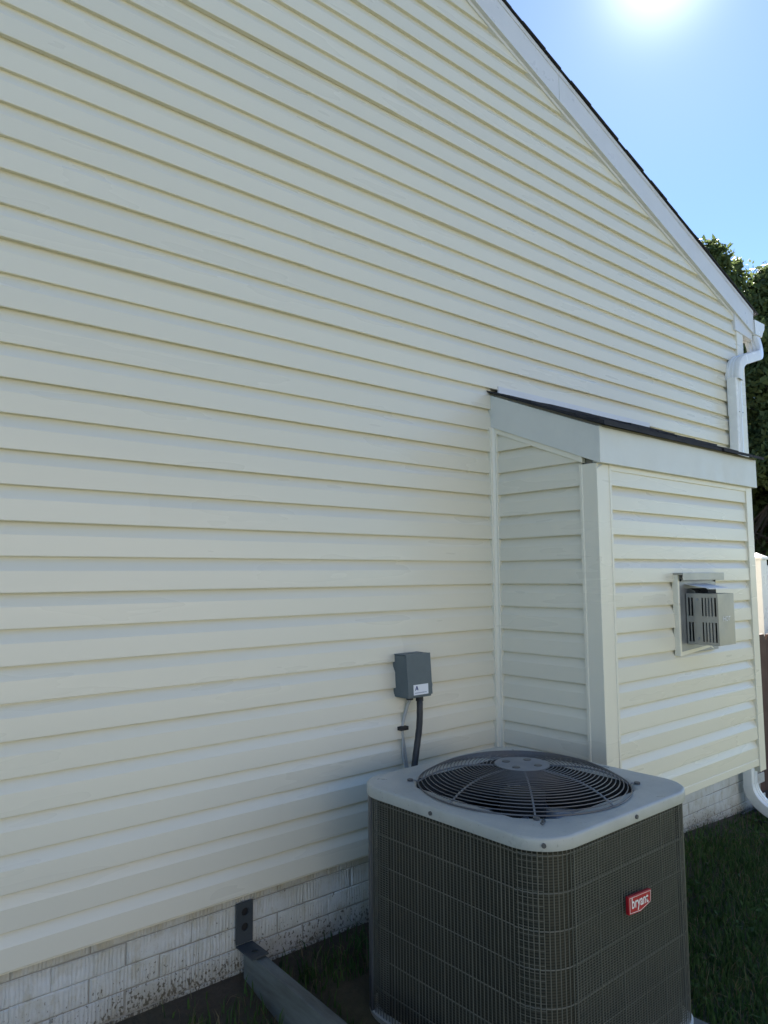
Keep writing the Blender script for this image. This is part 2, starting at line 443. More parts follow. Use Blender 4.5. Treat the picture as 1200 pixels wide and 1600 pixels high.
# shingles along the rake edge: thin overlapping tabs, edge on
L = math.hypot(1, RS); tx, tz = 1/L, -RS/L
for sgn in (1, -1):
    s0 = 0.; x = PEAKX; i = 0
    while x < 2.91:
        x1 = min(x+.143/L*1.0+.05, 2.925)
        jut = random.uniform(-.004, .003)
        th0, th1 = .181, .181+.010
        def mx(q): return q if sgn > 0 else 2*PEAKX-q
        mb = MB()
        # the lower (down-slope) end rides on the course below
        mb.add([(mx(x), RY-.016-jut, rake_z(x, .179)), (mx(x1), RY-.016-jut, rake_z(x1, .1825)), (mx(x1), RY-.016-jut, rake_z(x1, .190)), (mx(x), RY-.016-jut, rake_z(x, .186)),
                (mx(x), .30, rake_z(x, .179)), (mx(x1), .30, rake_z(x1, .1825)), (mx(x1), .30, rake_z(x1, .190)), (mx(x), .30, rake_z(x, .186))],
               [(0,1,2,3), (7,6,5,4), (0,4,5,1), (3,2,6,7), (1,5,6,2), (0,3,7,4)])
        sub(mb, 'shingle', M['shingle'], roof)
        x += .143/L; i += 1
# back of the roof
mb = MB()
for sgn in (1, -1):
    def mx(q): return q if sgn > 0 else 2*PEAKX-q
    mb.prism([(mx(PEAKX), .31, zpk+.179), (mx(2.925), .31, rake_z(2.925, .179)), (mx(2.925), .31, rake_z(2.925, .190)), (mx(PEAKX), .31, zpk+.190)], (0, 8.3, 0))
sub(mb, 'shingle_field', M['shingle'], roof)
# eave: soffit, fascia, boxed return
mb = MB(); zs = 2.762
mb.box((2.66, -.030, zs), (2.845, 8.4, zs+.012)); sub(mb, 'soffit', M['coil_white'], roof)
mb = MB(); mb.box((2.846, -.030, zs-.012), (2.864, 8.4, zs+.150)); sub(mb, 'fascia', M['coil_white'], roof)
mb = MB(); mb.prism([(2.585, -.034, 2.775), (2.858, -.034, 2.752), (2.858, -.034, rake_z(2.858, .02)), (2.585, -.034, rake_z(2.585, .02))], (0, .033, 0))
sub(mb, 'eave_return', M['coil_white'], roof, bevel=.002)
# corner post at the right end of the gable
mb = MB(); mb.prism([(2.615, 0, -.02), (2.715, 0, -.02), (2.715, 0, 2.775), (2.615, 0, 2.775)], (0, -.028, 0)); mb.box((2.700, 0, -.02), (2.716, .09, 2.77))
sub(mb, 'corner_post', M['trim'], wall, bevel=.003)
# starter strip shadow line
mb = MB(); mb.box((HXL, -.006, -.012), (-.01, .004, .004)); sub(mb, 'starter_strip', M['trim'], wall)

# ---- foundation: combed bricks under white paint
fb = MB(); fb.box((HXL-.06, .0075, -.95), (2.70, .0125, -.012))
found = hbuild(fb, 'foundation', M['brick'], house)
def brick_mesh(l, h):
    mb = MB(); e = .0035; d = .0068
    out = [(0,0),(l,0),(l,h),(0,h)]; inn = [(e,e),(l-e,e),(l-e,h-e),(e,h-e)]
    mb.loft([[(x, 0, z) for x, z in out], [(x, -d*.55, z) for x, z in out], [(x, -d, z) for x, z in inn]], cap0=True, cap1=True)
    return mb.mesh('brick', M['brick'])
BL, BH, BP = .2112, .0658, .0695
bm_full = [brick_mesh(BL-.001*i, BH+.0008*(i-1)) for i in range(3)]; bm_half = brick_mesh(.098, BH)
ztop = -.0235
rows = range(0, 8)
for r in rows:
    zb = ztop - BP*r - (.0 if r else 0) 
    z0 = zb-BH if r > 0 else zb-.0
    zlo = ztop + .055 - BP*(r+1) + (BP-BH)/2
    x = -1.600 + (0 if r % 2 == 0 else .1065)
    x -= .213*4
    while x < 2.60:
        lo, hi = x, x+BL
        gz = float(ground_z((lo+hi)/2, 0))
        vis = (hi < -.6) or (lo > 1.25)
        if zlo+BH > gz-.03 and vis:
            o = obj_from(random.choice(bm_full), 'brick', found, (x+random.uniform(-.002, .002), .0085+random.uniform(-.0008, .0008), zlo+random.uniform(-.0012, .0012)))
        x += .213

# ---- chimney chase
chase = MB(); chase.box((CH_X0+.006, -CH_D+.006, CH_ZB+.01), (CH_X1-.006, .0, 1.60)); 
chase.prism([(CH_X0+.006, -.002, 1.60), (CH_X0+.006, -CH_D+.006, 1.60), (CH_X0+.006, -CH_D+.006, 1.66), (CH_X0+.006, -.002, 1.88)], (CH_X1-CH_X0-.012, 0, 0))
chase = hbuild(chase, 'chimney_chase', M['sheath'], house)
CS = (1.902-1.655)/.59          # shed slope
def ctop(y): return 1.902 + CS*y   # y negative towards the front: top of the side fascia
fr_left = lambda u, v, z: (CH_X0-v, -u, z)        # u = distance from the main wall
fr_front = lambda u, v, z: (u, -CH_D-v, z)
fr_right = lambda u, v, z: (CH_X1+v, -u, z)
for k in range(1, 19):
    z0 = k*P
    def umax(z):          # where the sloping channel cuts the side siding
        lim = (1.902-.158-z)/CS
        return min(CH_D-.058, lim)
    if umax(z0+.002) < .04: break
    zt = 1.74 if z0+.1045 > 1.74 else None
    plank(chase, lambda z: .018, lambda z: max(.02, umax(z)), k, fr_left, ztop=zt, amp=.6)
    plank(chase, lambda z: .018, lambda z: max(.02, umax(z)), k, fr_right, ztop=zt, amp=.6)
for k in range(1, 15):
    z0 = k*P
    plank(chase, lambda z: CH_X0+.075, lambda z: CH_X1-.05, k, fr_front, ztop=(1.50 if z0+.1045 > 1.50 else None), amp=1.2)
# lowest course stops on a sill strip
mb = MB(); mb.box((CH_X0, -CH_D-.022, CH_ZB), (CH_X1, -CH_D+.01, CH_ZB+.035)); mb.box((CH_X0-.012, -CH_D, CH_ZB), (CH_X0+.012, -.012, CH_ZB+.035))
sub(mb, 'bottom_channel', M['trim'], chase, bevel=.003)
mb = MB(); mb.box((CH_X0+.02, -CH_D+.02, CH_ZB+.004), (CH_X1-.02, -.01, CH_ZB+.009)); sub(mb, 'underside_panel', M['sheath'], chase)
# outside corner posts: broad faces with a raised bead next to the siding
def corner(parent, x, y, sx, z0, z1, wx, wy):
    mb = MB()
    prof = [(0, 0), (-sx*.0, 0)]
    p = [(x-sx*.024, y-.024), (x+sx*wx, y-.024), (x+sx*wx, y-.028), (x+sx*(wx+.014), y-.028), (x+sx*(wx+.014), y+.002),
         (x+sx*.004, y+.002), (x+sx*.004, y+wy+.014), (x-sx*.028, y+wy+.014), (x-sx*.028, y+wy), (x-sx*.024, y+wy)]
    mb.prism([(a, b, z0) for a, b in p], (0, 0, z1-z0)); return sub(mb, 'corner_post', M['trim'], parent, bevel=.002)
corner(chase, CH_X0, -CH_D, 1, CH_ZB-.004, 1.508, .062, .046)
corner(chase, CH_X1, -CH_D, -1, CH_ZB-.030, 1.508, .040, .046)
# inside corner post where the chase meets the gable wall
mb = MB(); mb.prism([(-.046, 0, .02), (-.046, -.0275, .02), (-.036, -.0285, .02), (-.0285, -.036, .02), (-.0275, -.046, .02), (.0, -.046, .02), (.002, 0, .02)], (0, 0, 1.72))
sub(mb, 'inside_corner_post', M['trim'], chase, bevel=.002)
mb = MB(); mb.box((-.030, -.026, 1.742), (-.004, 0, 1.89)); sub(mb, 'wall_channel', M['trim'], chase, bevel=.001)
# sloping channel under the side fascia and level channel under the front fascia
for x in (CH_X0, CH_X1):
    s = -1 if x == CH_X0 else 1
    mb = MB(); y0, y1 = -.038, -CH_D+.045
    mb.prism([(x, y0, ctop(y0)-.176), (x, y1, ctop(y1)-.176), (x, y1, ctop(y1)-.146), (x, y0, ctop(y0)-.146)], (s*.0265, 0, 0)); sub(mb, 'sloping_channel', M['trim'], chase, bevel=.002)
    mb = MB(); y0, y1 = -.003, -.592
    mb.prism([(x, y0, ctop(y0)-.152), (x, y1, ctop(y1)-.150), (x, y1, ctop(y1)), (x, y0, ctop(y0))], (s*.034, 0, 0)); sub(mb, 'side_fascia', M['fascia_cream'], chase, bevel=.0015)
mb = MB(); mb.box((CH_X0+.06, -CH_D-.0265, 1.482), (CH_X1-.04, -CH_D, 1.510)); sub(mb, 'level_channel', M['trim'], chase, bevel=.002)
mb = MB(); mb.box((CH_X0-.036, -.600, 1.505), (CH_X1+.030, -.582, 1.655)); sub(mb, 'front_fascia', M['fascia_cream'], chase, bevel=.0015)
mb = MB(); mb.box((CH_X0-.010, -.580, 1.512), (CH_X1+.010, -CH_D+.004, 1.518)); sub(mb, 'chase_soffit', M['fascia_cream'], chase)
# torn corner flap under the fascia
mb = MB(); mb.add([(-.020, -.535, 1.508), (-.006, -.592, 1.500), (-.024, -.575, 1.484)], [(0, 1, 2)]); sub(mb, 'loose_flap', M['fascia_cream'], chase)
# shed roof: deck, flashing, shingle tabs
mb = MB(); mb.prism([(CH_X0-.02, -.003, ctop(-.003)+.001), (CH_X0-.02, -.60, ctop(-.60)+.001), (CH_X0-.02, -.60, ctop(-.60)+.010), (CH_X0-.02, -.003, ctop(-.003)+.010)], (CH_X1-CH_X0+.04, 0, 0))
croof = hbuild(mb, 'chase_roof', M['sheath'], house)
ncourse = 5; ex = .605/ncourse
for c in range(ncourse):
    yb = -.628 + c*ex + random.uniform(-.003, .003)      # front (lower) edge of the course
    yt = min(-.002, yb+ex+.05)
    x = CH_X0-.040 - random.uniform(0, .012) - (.0 if c % 2 == 0 else .0)
    first = True
    while x < CH_X1+.04:
        wdt = random.uniform(.28, .36)
        if first and c % 2: wdt *= .55
        first = False
        x1 = min(x+wdt, CH_X1+.045+random.uniform(0, .01))
        jy = random.uniform(-.008, .008); th = random.uniform(.009, .017)
        mb = MB(); zo0, zo1 = .0125+.004, .0115
        mb.add([(x, yb+jy, ctop(yb)+zo0-.002), (x1, yb+jy, ctop(yb)+zo0-.002+random.uniform(-.001, .001)), (x1, yb+jy, ctop(yb)+zo0+th), (x, yb+jy, ctop(yb)+zo0+th),
                (x, yt, ctop(yt)+zo1), (x1, yt, ctop(yt)+zo1), (x1, yt, ctop(yt)+zo1+.008), (x, yt, ctop(yt)+zo1+.008)],
               [(0,1,2,3), (7,6,5,4), (0,4,5,1), (3,2,6,7), (1,5,6,2), (0,3,7,4)])
        sub(mb, 'shingle', M['shingle'], croof); x = x1+.004
mb = MB(); mb.box((CH_X0+.02, -.026, 1.905), (CH_X1-.02, -.018, 1.945)); sub(mb, 'flashing', M['coil_white'], croof)

# ------------------------------------------------------------------ gutter and downspout
def rect_tube(mb, pts, w, d, ups, n=None):
    """rectangular pipe along pts; ups = local 'width' directions"""
    rings = []
    N = len(pts)
    for i, q in enumerate(pts):
        q = Vector(q); t = (Vector(pts[min(i+1, N-1)])-Vector(pts[max(i-1, 0)])).normalized()
        a = Vector(ups[i]); a = (a-t*a.dot(t)).normalized(); b = t.cross(a)
        r = .012; ring = []
        # corrugated rectangle: two shallow ribs on each broad side
        side = [(-w/2, -d/2+r), (-w/2+r*.3, -d/2+r*.3), (-w/2+r, -d/2), (-w*.22, -d/2), (-w*.18, -d/2+.006), (-w*.06, -d/2+.006), (-w*.02, -d/2), (w*.02, -d/2), (w*.06, -d/2+.006), (w*.18, -d/2+.006), (w*.22, -d/2), (w/2-r, -d/2), (w/2-r*.3, -d/2+r*.3)]
        full = side+[(-x, -y) for x, y in side]
        for x, y in full: ring.append(q+a*x+b*y)
        rings.append(ring)
    mb.loft(rings, closed=True); return mb
gut = empty('gutter', (2.99, -.03, 2.78)); tag(gut, 'white aluminium eave gutter end above the downspout elbow', 'gutter')
gb = MB(); gx = 2.867
gp = [(gx, 2.905), (gx, 2.795), (gx+.110, 2.795), (gx+.130, 2.830), (gx+.158, 2.862), (gx+.166, 2.905), (gx+.154, 2.905), (gx+.147, 2.868), (gx+.119, 2.836), (gx+.102, 2.803), (gx+.008, 2.803), (gx+.008, 2.905)]
gb.prism([(x-2.99, -.052+.03, z-2.78) for x, z in gp], (0, 8.4, 0)); gb.build('trough', M['white_alu'], gut)
gb = MB(); gb.prism([(x-2.99, -.056+.03, z-2.78) for x, z in gp[:6]], (0, .006, 0)); gb.build('end_cap', M['white_alu'], gut, bevel=.001)
gb = MB(); gb.box((gx+.012-2.99, -.048+.03, 2.772-2.78), (gx+.086-2.99, .06+.03, 2.796-2.78)); gb.build('outlet', M['white_alu'], gut)
dsp = empty('downspout', (2.50, -.055, -.45)); tag(dsp, 'white ribbed rectangular downspout with elbows at the right end of the gable', 'downspout')
O = Vector((2.50, -.055, -.45))
def loc(ps): return [tuple(Vector(q)-O) for q in ps]
DW, DD, DY = .098, .062, -.060
def arc(p0, p1, p2, n=6):
    p0, p1, p2 = map(Vector, (p0, p1, p2)); return [tuple((1-t)**2*p0+2*t*(1-t)*p1+t*t*p2) for t in [i/n for i in range(n+1)]]
X0 = 2.462
top = arc((2.912, DY+.05, 2.775), (2.918, DY+.02, 2.645), (2.80, DY, 2.615), 6)
mb = MB(); rect_tube(mb, loc(top), DD, DW, [(0, 1, 0)]*len(top)); 
el = top[-1:]+arc((2.60, DY, 2.550), (X0, DY, 2.520), (X0, DY, 2.38), 7)
o_ = MB(); rect_tube(o_, loc(top), .098, .076, [(0, -1, 0)]*len(top)); o_.build('outlet_elbow', M['white_alu'], dsp, smooth=True)
o_ = MB(); rect_tube(o_, loc(el), .102, .074, [(0, -1, 0)]*len(el)); o_.build('wall_elbow', M['white_alu'], dsp, smooth=True)
pp = [(X0, DY, 2.39), (X0, DY, 2.13)]
o_ = MB(); rect_tube(o_, loc(pp), .101, .068, [(1, 0, 0)]*2); o_.build('pipe', M['white_alu'], dsp, smooth=True)
pp = [(X0, DY, 2.15), (2.40, DY, -.33)]
o_ = MB(); rect_tube(o_, loc(pp), .096, .062, [(1, 0, 0)]*2); o_.build('pipe', M['white_alu'], dsp, smooth=True)
bt = arc((2.40, DY, -.32), (2.402, DY-.01, -.425), (2.45, DY-.13, -.495), 7)
o_ = MB(); rect_tube(o_, loc(bt), .101, .068, [(1, 0, 0)]*len(bt)); o_.build('bottom_elbow', M['white_alu'], dsp, smooth=True)
for z in (2.14,):
    o_ = MB(); o_.disc(Vector((X0-.02, DY-.034, z+.012))-O, .004, .004, 8, 'y'); o_.disc(Vector((X0+.03, DY-.034, z+.012))-O, .004, .004, 8, 'y'); o_.build('rivet', M['steel_plain'], dsp)
# black splash tray under the elbow
tr = MB(); gz = float(ground_z(2.47, -.2)); sx0, sx1, sy0, sy1 = 2.30, 2.66, -.36, -.02
tr.box((sx0, sy0, gz-.02), (sx1, sy1, gz+.012)); tr.box((sx0, sy0, gz+.012), (sx0+.015, sy1, gz+.05)); tr.box((sx1-.015, sy0, gz+.012), (sx1, sy1, gz+.05)); tr.box((sx0+.015, sy1-.015, gz+.012), (sx1-.015, sy1, gz+.06))
t_ = tr.build('splash_block', M['black_plastic'], bevel=.004); tag(t_, 'black splash tray on the grass under the downspout elbow', 'splash block')

# ------------------------------------------------------------------ electrical box with conduits
bx = empty('disconnect_box', (-.585, -.012, .575)); tag(bx, 'grey metal electrical disconnect box mounted on the siding above the condenser', 'electrical box')
O = Vector((-.585, -.012, .575))
def L3(x, y, z): return (x-O.x, y-O.y, z-O.z)
mb = MB()      # slightly wedge-shaped cabinet, deeper at the bottom
mb.add([L3(-.645, -.010, .572), L3(-.520, -.010, .572), L3(-.520, -.100, .572), L3(-.645, -.100, .572),
        L3(-.648, -.010, .738), L3(-.523, -.010, .738), L3(-.523, -.092, .738), L3(-.648, -.092, .738)], [(0,3,2,1), (4,5,6,7), (0,1,5,4), (1,2,6,5), (2,3,7,6), (3,0,4,7)])
mb.build('cabinet', M['box_grey'], bx, bevel=.003)
mb = MB()      # cover: front skin folded over the top
mb.add([L3(-.648, -.1005, .580), L3(-.517, -.1005, .580), L3(-.517, -.1045, .580), L3(-.648, -.1045, .580),
        L3(-.651, -.0925, .741), L3(-.520, -.0925, .741), L3(-.520, -.0965, .744), L3(-.651, -.0965, .744)], [(0,3,2,1), (4,5,6,7), (0,1,5,4), (1,2,6,5), (2,3,7,6), (3,0,4,7)])
mb.box(L3(-.651, -.093, .739), L3(-.520, -.008, .742)); mb.build('cover', M['box_grey'], bx, bevel=.0015)
lb = MB(); lb.add([L3(-.622, -.1060, .584), L3(-.542, -.1060, .584), L3(-.542, -.1043, .624), L3(-.622, -.1043, .624)], [(0, 1, 2, 3)])
lab = lb.build('rating_label', M['label'], bx)
pb = MB()
def lt(u, v): return L3(-.622+.080*u, -.1066+.0017*v, .584+.040*v)
pb.add([lt(.10, .45), lt(.15, .45), lt(.23, .86), lt(.18, .86)], [(0,1,2,3)]); pb.add([lt(.19, .86), lt(.26, .86), lt(.32, .45), lt(.26, .45)], [(0,1,2,3)])
pb.add([lt(.17, .55), lt(.27, .55), lt(.27, .63), lt(.17, .63)], [(0,1,2,3)]); pb.build('printed_mark', M['navy'], lab)
pb = MB()
u = .08
while u < .86:
    w_ = random.uniform(.03, .06); pb.add([lt(u, .16), lt(u+w_, .16), lt(u+w_, .25), lt(u, .25)], [(0,1,2,3)]); u += w_+.02
pb.build('printed_line', M['print_grey'], lab)
mb = MB(); c = Vector(L3(-.512, -.085, .612)); mb.tube([c+Vector((.012*math.cos(a)*.8, 0, .014*math.sin(a))) for a in [2*PI*i/14 for i in range(14)]], .0025, 5, True); mb.build('hasp_ring', M['steel_plain'], bx)
mb = MB(); mb.disc(L3(-.600, -.058, .560), .014, .013, 12, 'z'); mb.build('knockout_fitting', M['black_plastic'], bx)
mb = MB(); mb.disc(L3(-.558, -.070, .552), .0155, .021, 14, 'z'); mb.build('conduit_fitting', M['black_plastic'], bx)
cd = MB(); pts = []
ctl = [(-.558, -.070, .560), (-.566, -.080, .545), (-.570, -.082, .467), (-.582, -.082, .400), (-.600, -.085, .33), (-.625, -.10, .26), (-.65, -.14, .20)]
for i in range(22):
    t = i/21*(len(ctl)-1); j = min(int(t), len(ctl)-2); pts.append(tuple(Vector(ctl[j]).lerp(Vector(ctl[j+1]), t-j)))
for _ in range(2): pts = [pts[0]]+[tuple((Vector(pts[i-1])+2*Vector(pts[i])+Vector(pts[i+1]))/4) for i in range(1, 21)]+[pts[-1]]
rr = [.0125+.0006*(i % 2) for i in range(22)]
cd.tube(pts, rr, 10); c_ = cd.build('conduit', M['conduit'], None, smooth=True); tag(c_, 'black flexible conduit dropping from the electrical box behind the condenser', 'conduit')
cable = empty('cable', (-.60, -.02, .2)); tag(cable, 'thin pale cable clipped to the siding below the electrical box', 'cable'); O = Vector((-.60, -.02, .2))
mb = MB(); mb.tube([Vector(q)-O for q in [(-.590, -.050, .562), (-.592, -.035, .535), (-.603, -.027, .49), (-.612, -.026, .455), (-.612, -.024, .42), (-.602, -.024, .37), (-.596, -.026, .32), (-.592, -.034, .27), (-.59, -.05, .2)]], .0065, 8)
mb.tube([Vector(q)-O for q in [(-.612, -.030, .425), (-.617, -.030, .38), (-.614, -.030, .33), (-.600, -.036, .27), (-.596, -.06, .2)]], .004, 6)
mb.build('sheath', M['cable'], cable, smooth=True)
mb = MB(); mb.box(Vector((-.638, -.046, .440))-O, Vector((-.596, -.014, .455))-O); mb.build('clip', M['black_plastic'], cable, bevel=.002)

# ------------------------------------------------------------------ vent terminal on the chase
vt = empty('vent_terminal', (.75, -CH_D, .70)); tag(vt, 'stainless steel slotted vent terminal on the front of the chimney chase', 'vent'); O = Vector((.75, -CH_D, .70))
FY = -CH_D-.022
mb = MB(); mb.box(L3(.568, FY-.010, .690), L3(.945, FY+.008, 1.045)); mb.build('wall_plate', M['steel_plain'], vt, bevel=.002)
mb = MB()       # raised flange left, top, bottom
mb.box(L3(.558, FY-.020, .682), L3(.574, FY+.009, 1.050)); mb.build('side_flange', M['trim'], vt, bevel=.002)
mb = MB(); mb.box(L3(.556, FY-.044, 1.046), L3(.955, FY+.009, 1.056)); mb.box(L3(.556, FY-.048, 1.022), L3(.955, FY-.044, 1.056)); mb.build('top_hood', M['steel'], vt, bevel=.0015)
mb = MB(); mb.add([L3(.575, FY-.012, .700), L3(.575, FY-.012, .682), L3(.86, FY-.012, .704), L3(.86, FY-.012, .716)], [(0,1,2,3)]); mb.add([L3(.86, FY-.013, .716), L3(.86, FY-.013, .704), L3(.885, FY-.018, .694)], [(0,1,2)]); mb.build('bottom_flange', M['trim'], vt)
for x, z in ((.60, 1.022), (.93, 1.018)):
    mb = MB(); mb.disc(L3(x, FY-.010, z), .005, .005, 8, 'y'); mb.build('screw', M['black_plastic'], vt)
# hood box: left face has the slots, front plain
bx0, bx1, by0, by1, bz0, bz1 = .640, .800, FY-.014, -.730, .732, .962
hood = MB(); hood.box(L3(bx0+.003, by1+.003, bz0+.002), L3(bx1-.003, by0, bz0+.005)); hood.box(L3(bx0+.003, by1+.003, bz1-.005), L3(bx1-.003, by0, bz1-.002))
hood.box(L3(bx1-.003, by1+.003, bz0), L3(bx1, by0, bz1)); hood.box(L3(bx0, by1, bz0), L3(bx1, by1+.003, bz1))
hd = hood.build('hood', M['steel'], vt)
def side_panel():
    mb = MB(); W = by0-by1; H = bz1-bz0
    # slots measured as fractions of width from the wall side, two rows
    slots = [(.06, .12), (.16, .22), (.50, .545), (.60, .645), (.70, .745), (.80, .845), (.90, .955)]
    rws = [(.06, .44), (.56, .92)]
    ucut = sorted({0., 1.}|{a for s in slots for a in s}); vcut = sorted({0., 1.}|{a for s in rws for a in s})
    for i in range(len(ucut)-1):
        for j in range(len(vcut)-1):
            uc, vc = (ucut[i]+ucut[i+1])/2, (vcut[j]+vcut[j+1])/2
            if any(a < uc < b for a, b in slots) and any(a < vc < b for a, b in rws): continue
            y1_, y0_ = by0-W*ucut[i], by0-W*ucut[i+1]
            mb.box(L3(bx0-.0005, y0_, bz0+H*vcut[j]), L3(bx0+.0025, y1_, bz0+H*vcut[j+1]))
    return mb
side_panel().build('slotted_panel', M['steel'], vt)
mb = MB(); mb.box(L3(bx0+.020, by1+.012, bz0+.01), L3(bx1-.012, by0-.028, bz1-.01)); mb.build('inner_duct', M['black'], vt)
for i in range(5):
    y = by1+.020+i*.020
    mb = MB(); mb.box(L3(bx0+.012, y, bz0+.012), L3(bx0+.014, y+.011, bz1-.012)); mb.build('baffle', M['steel_plain'], vt)
for z in (.935, .760):
    mb = MB(); mb.disc(L3(bx0-.0035, by0-.052, z), .006, .003, 10, 'x'); mb.build('rivet', M['steel_plain'], vt)
mb = MB(); mb.add([L3(.66, -.64, .963), L3(.79, -.64, .963), L3(.80, -.60, .985), L3(.65, -.60, .985)], [(0,1,2,3)]); mb.box(L3(.70, -.66, .962), L3(.78, -.60, .978)); mb.build('flue_neck', M['black'], vt)
mb = MB(); mb.prism([L3(.655, -.690, .984), L3(.835, -.690, .984), L3(.850, FY-.008, 1.004), L3(.640, FY-.008, 1.004)], (0, 0, .002)); mb.build('white_plate', M['label'], vt)  # thin white plate lying above the hood
def text_mesh(s, name, matl, parent, mtx, extrude=.0004, shear=0., bold=0.):
    cu = bpy.data.curves.new(name, 'FONT'); cu.body = s; cu.size = 1; cu.extrude = 0; cu.align_x = 'CENTER'; cu.align_y = 'CENTER'; cu.shear = shear; cu.offset = bold; cu.resolution_u = 3
    tmp = bpy.data.objects.new('tmp', cu); COL.objects.link(tmp); dg = bpy.context.evaluated_depsgraph_get()
    me = bpy.data.meshes.new_from_object(tmp.evaluated_get(dg)); bpy.data.objects.remove(tmp); me.name = name
    me.transform(mtx); me.materials.clear(); me.materials.append(matl)
    return link(bpy.data.objects.new(name, me), parent)
def face_m(origin, xdir, zdir, sx, sz):
    xd = Vector(xdir).normalized(); zd = Vector(zdir).normalized(); n = xd.cross(zd)
    mt = Matrix((xd*sx, zd*sz, n)).transposed().to_4x4(); mt.translation = Vector(origin); return mt
text_mesh('HOT', 'lettering', M['label'], hd, face_m(L3(.722, by1-.0008, .848), (1, 0, 0), (0, 0, 1), .034, .030))

# ------------------------------------------------------------------ air conditioner
AC = Vector((-.658, -.667, -.37)); HH = .40; RC = .125
ac = empty('air_conditioner', AC); tag(ac, 'grey condenser unit with domed wire fan grille on top and red badge', 'air conditioner')
def rsq(h, r, z, n=10, tot=None):
    pts = []
    for cx, cy, a0 in ((h-r, h-r, 0), (-(h-r), h-r, PI/2), (-(h-r), -(h-r), PI), (h-r, -(h-r), 1.5*PI)):
        for i in range(n+1):
            a = a0+PI/2*i/n; pts.append((cx+r*math.cos(a), cy+r*math.sin(a), z))
    return pts
ZT = .372+.37; ZL = .337+.37          # heights above the unit's base
cap = MB()
NR = 12
def circ_like(ref, r, z): return [(r*math.cos(math.atan2(y, x)), r*math.sin(math.atan2(y, x)), z) for x, y, _ in ref]
ref = rsq(HH, RC, 0, NR)
rings = [rsq(HH-.006, RC-.006, ZL+.003, NR), rsq(HH-.001, RC-.001, ZL, NR), rsq(HH, RC, ZL+.004, NR), rsq(HH, RC, ZT-.0075, NR), rsq(HH-.0018, RC-.002, ZT-.003, NR), rsq(HH-.005, RC-.004, ZT-.0006, NR), rsq(HH-.010, RC-.008, ZT, NR)]
rI = .352
mid = []
for k_ in range(len(ref)):
    a = Vector(rings[-1][k_]); b = Vector(circ_like(ref, rI+.012, ZT)[k_]); mid.append(tuple(a.lerp(b, .5)-Vector((0, 0, .001))))
rings += [mid, circ_like(ref, rI+.012, ZT), circ_like(ref, rI+.004, ZT-.002), circ_like(ref, rI-.004, ZT-.008)]
cap.loft(rings, closed=True)
vn = MB(); vn.loft([circ_like(ref, rI-.004, ZT-.0085), circ_like(ref, rI-.010, ZT-.03), circ_like(ref, rI-.012, ZT-.14)], closed=True)
vn.build('venturi_ring', M['shade_dark'], ac, smooth=True)  # near-black colour stands in for shade in the fan well
capo = cap.build('top_panel', M['cap'], ac, smooth=True, angle=50)
for (x, y, nx_, ny_) in ((-HH, .02, -1, 0), (-HH+RC*.293, -HH+RC*.293, -.7071, -.7071), (.02, -HH, 0, -1), (HH, 0, 1, 0)):
    mb = MB(); c = Vector((x, y, ZL+.016)); n_ = Vector((nx_, ny_, 0)); t_ = Vector((-ny_, nx_, 0))
    mb.prism([c-n_*.001+.0065*(math.cos(2*PI*i/8)*t_+math.sin(2*PI*i/8)*Vector((0, 0, 1))) for i in range(8)], n_*.005); mb.build('screw', M['post_grey'], capo)
# embossed creases on the right of the lid
for dx in (0, .035):
    mb = MB(); mb.tube([(.30+dx*.9, .12-dx, ZT+.0002), (.345+dx*.9, -.05-dx, ZT+.0002)], .0022, 5); mb.build('crease', M['cap'], capo)
# fan grille
gr = MB()
RH, RO = .085, .343
def gz_(r):
    q = (r-RH)/(RO-RH); return ZT+.057*(1-max(0, q)**3.0)+.002
nring = 21
for i in range(nring+1):
    r = RH+.006+(RO-RH-.006)*i/nring
    gr.tube([(r*math.cos(2*PI*k/64), r*math.sin(2*PI*k/64), gz_(r)) for k in range(64)], (.0013+.0004*i/nring) if i < nring else .0026, 5, True)
grl = gr.build('fan_grille', M['grille'], ac, smooth=True)
A0 = math.radians(-135)
for k in range(8):
    a = A0+k*PI/4; d = Vector((math.cos(a), math.sin(a), 0))
    mb = MB(); pts = [d*r+Vector((0, 0, gz_(r)-.0035)) for r in np.linspace(RH-.01, RO, 12)]
    if k % 2 == 0: pts += [d*(RO+.012)+Vector((0, 0, ZT+.003)), d*(RO+.03)+Vector((0, 0, ZT+.003))]
    mb.tube(pts, .0030, 5); mb.build('spoke', M['hub'], grl)
    if k % 2 == 0:
        mb = MB(); mb.disc(d*(RO+.026)+Vector((0, 0, ZT+.0005)), .010, .006, 8); mb.build('tab_screw', M['post_grey'], grl)
mb = MB(); mb.disc((0, 0, gz_(RH)-.001), RH+.004, .003, 40); hub = mb.build('hub_plate', M['hub'], grl)
for k in range(4):
    a = A0+PI/4+.35+k*PI/2; mb = MB(); mb.disc((.055*math.cos(a), .055*math.sin(a), gz_(RH)+.002), .013, .002, 12); b_ = mb.build('bolt', M['post_grey'], hub)
    mb.v = []; 
# fan below
mb = MB(); mb.disc((0, 0, ZT-.20), .075, .17, 24); mb.build('motor', M['shade_dark'], ac, smooth=True)
for k in range(4):
    a = math.radians(22)+k*PI/2; mb = MB(); r0, r1 = .07, .325; rows_ = []
    for r in np.linspace(r0, r1, 7):
        t = (r-r0)/(r1-r0); wd = .50-.12*t; row = []
        for j in range(6):
            s = j/5-.5; aa = a+s*2*wd*(.6+.4*(1-t))+.25*t; row.append((r*math.cos(aa), r*math.sin(aa), ZT-.105+.055*s*(1-.3*t)*1.6-.02*(s*2)**2))
        rows_.append(row)
    mb.loft(rows_, closed=False); b_ = mb.build('fan_blade', M['fan'], ac, smooth=True)
    sm = b_.modifiers.new('thick', 'SOLIDIFY'); sm.thickness = .0025
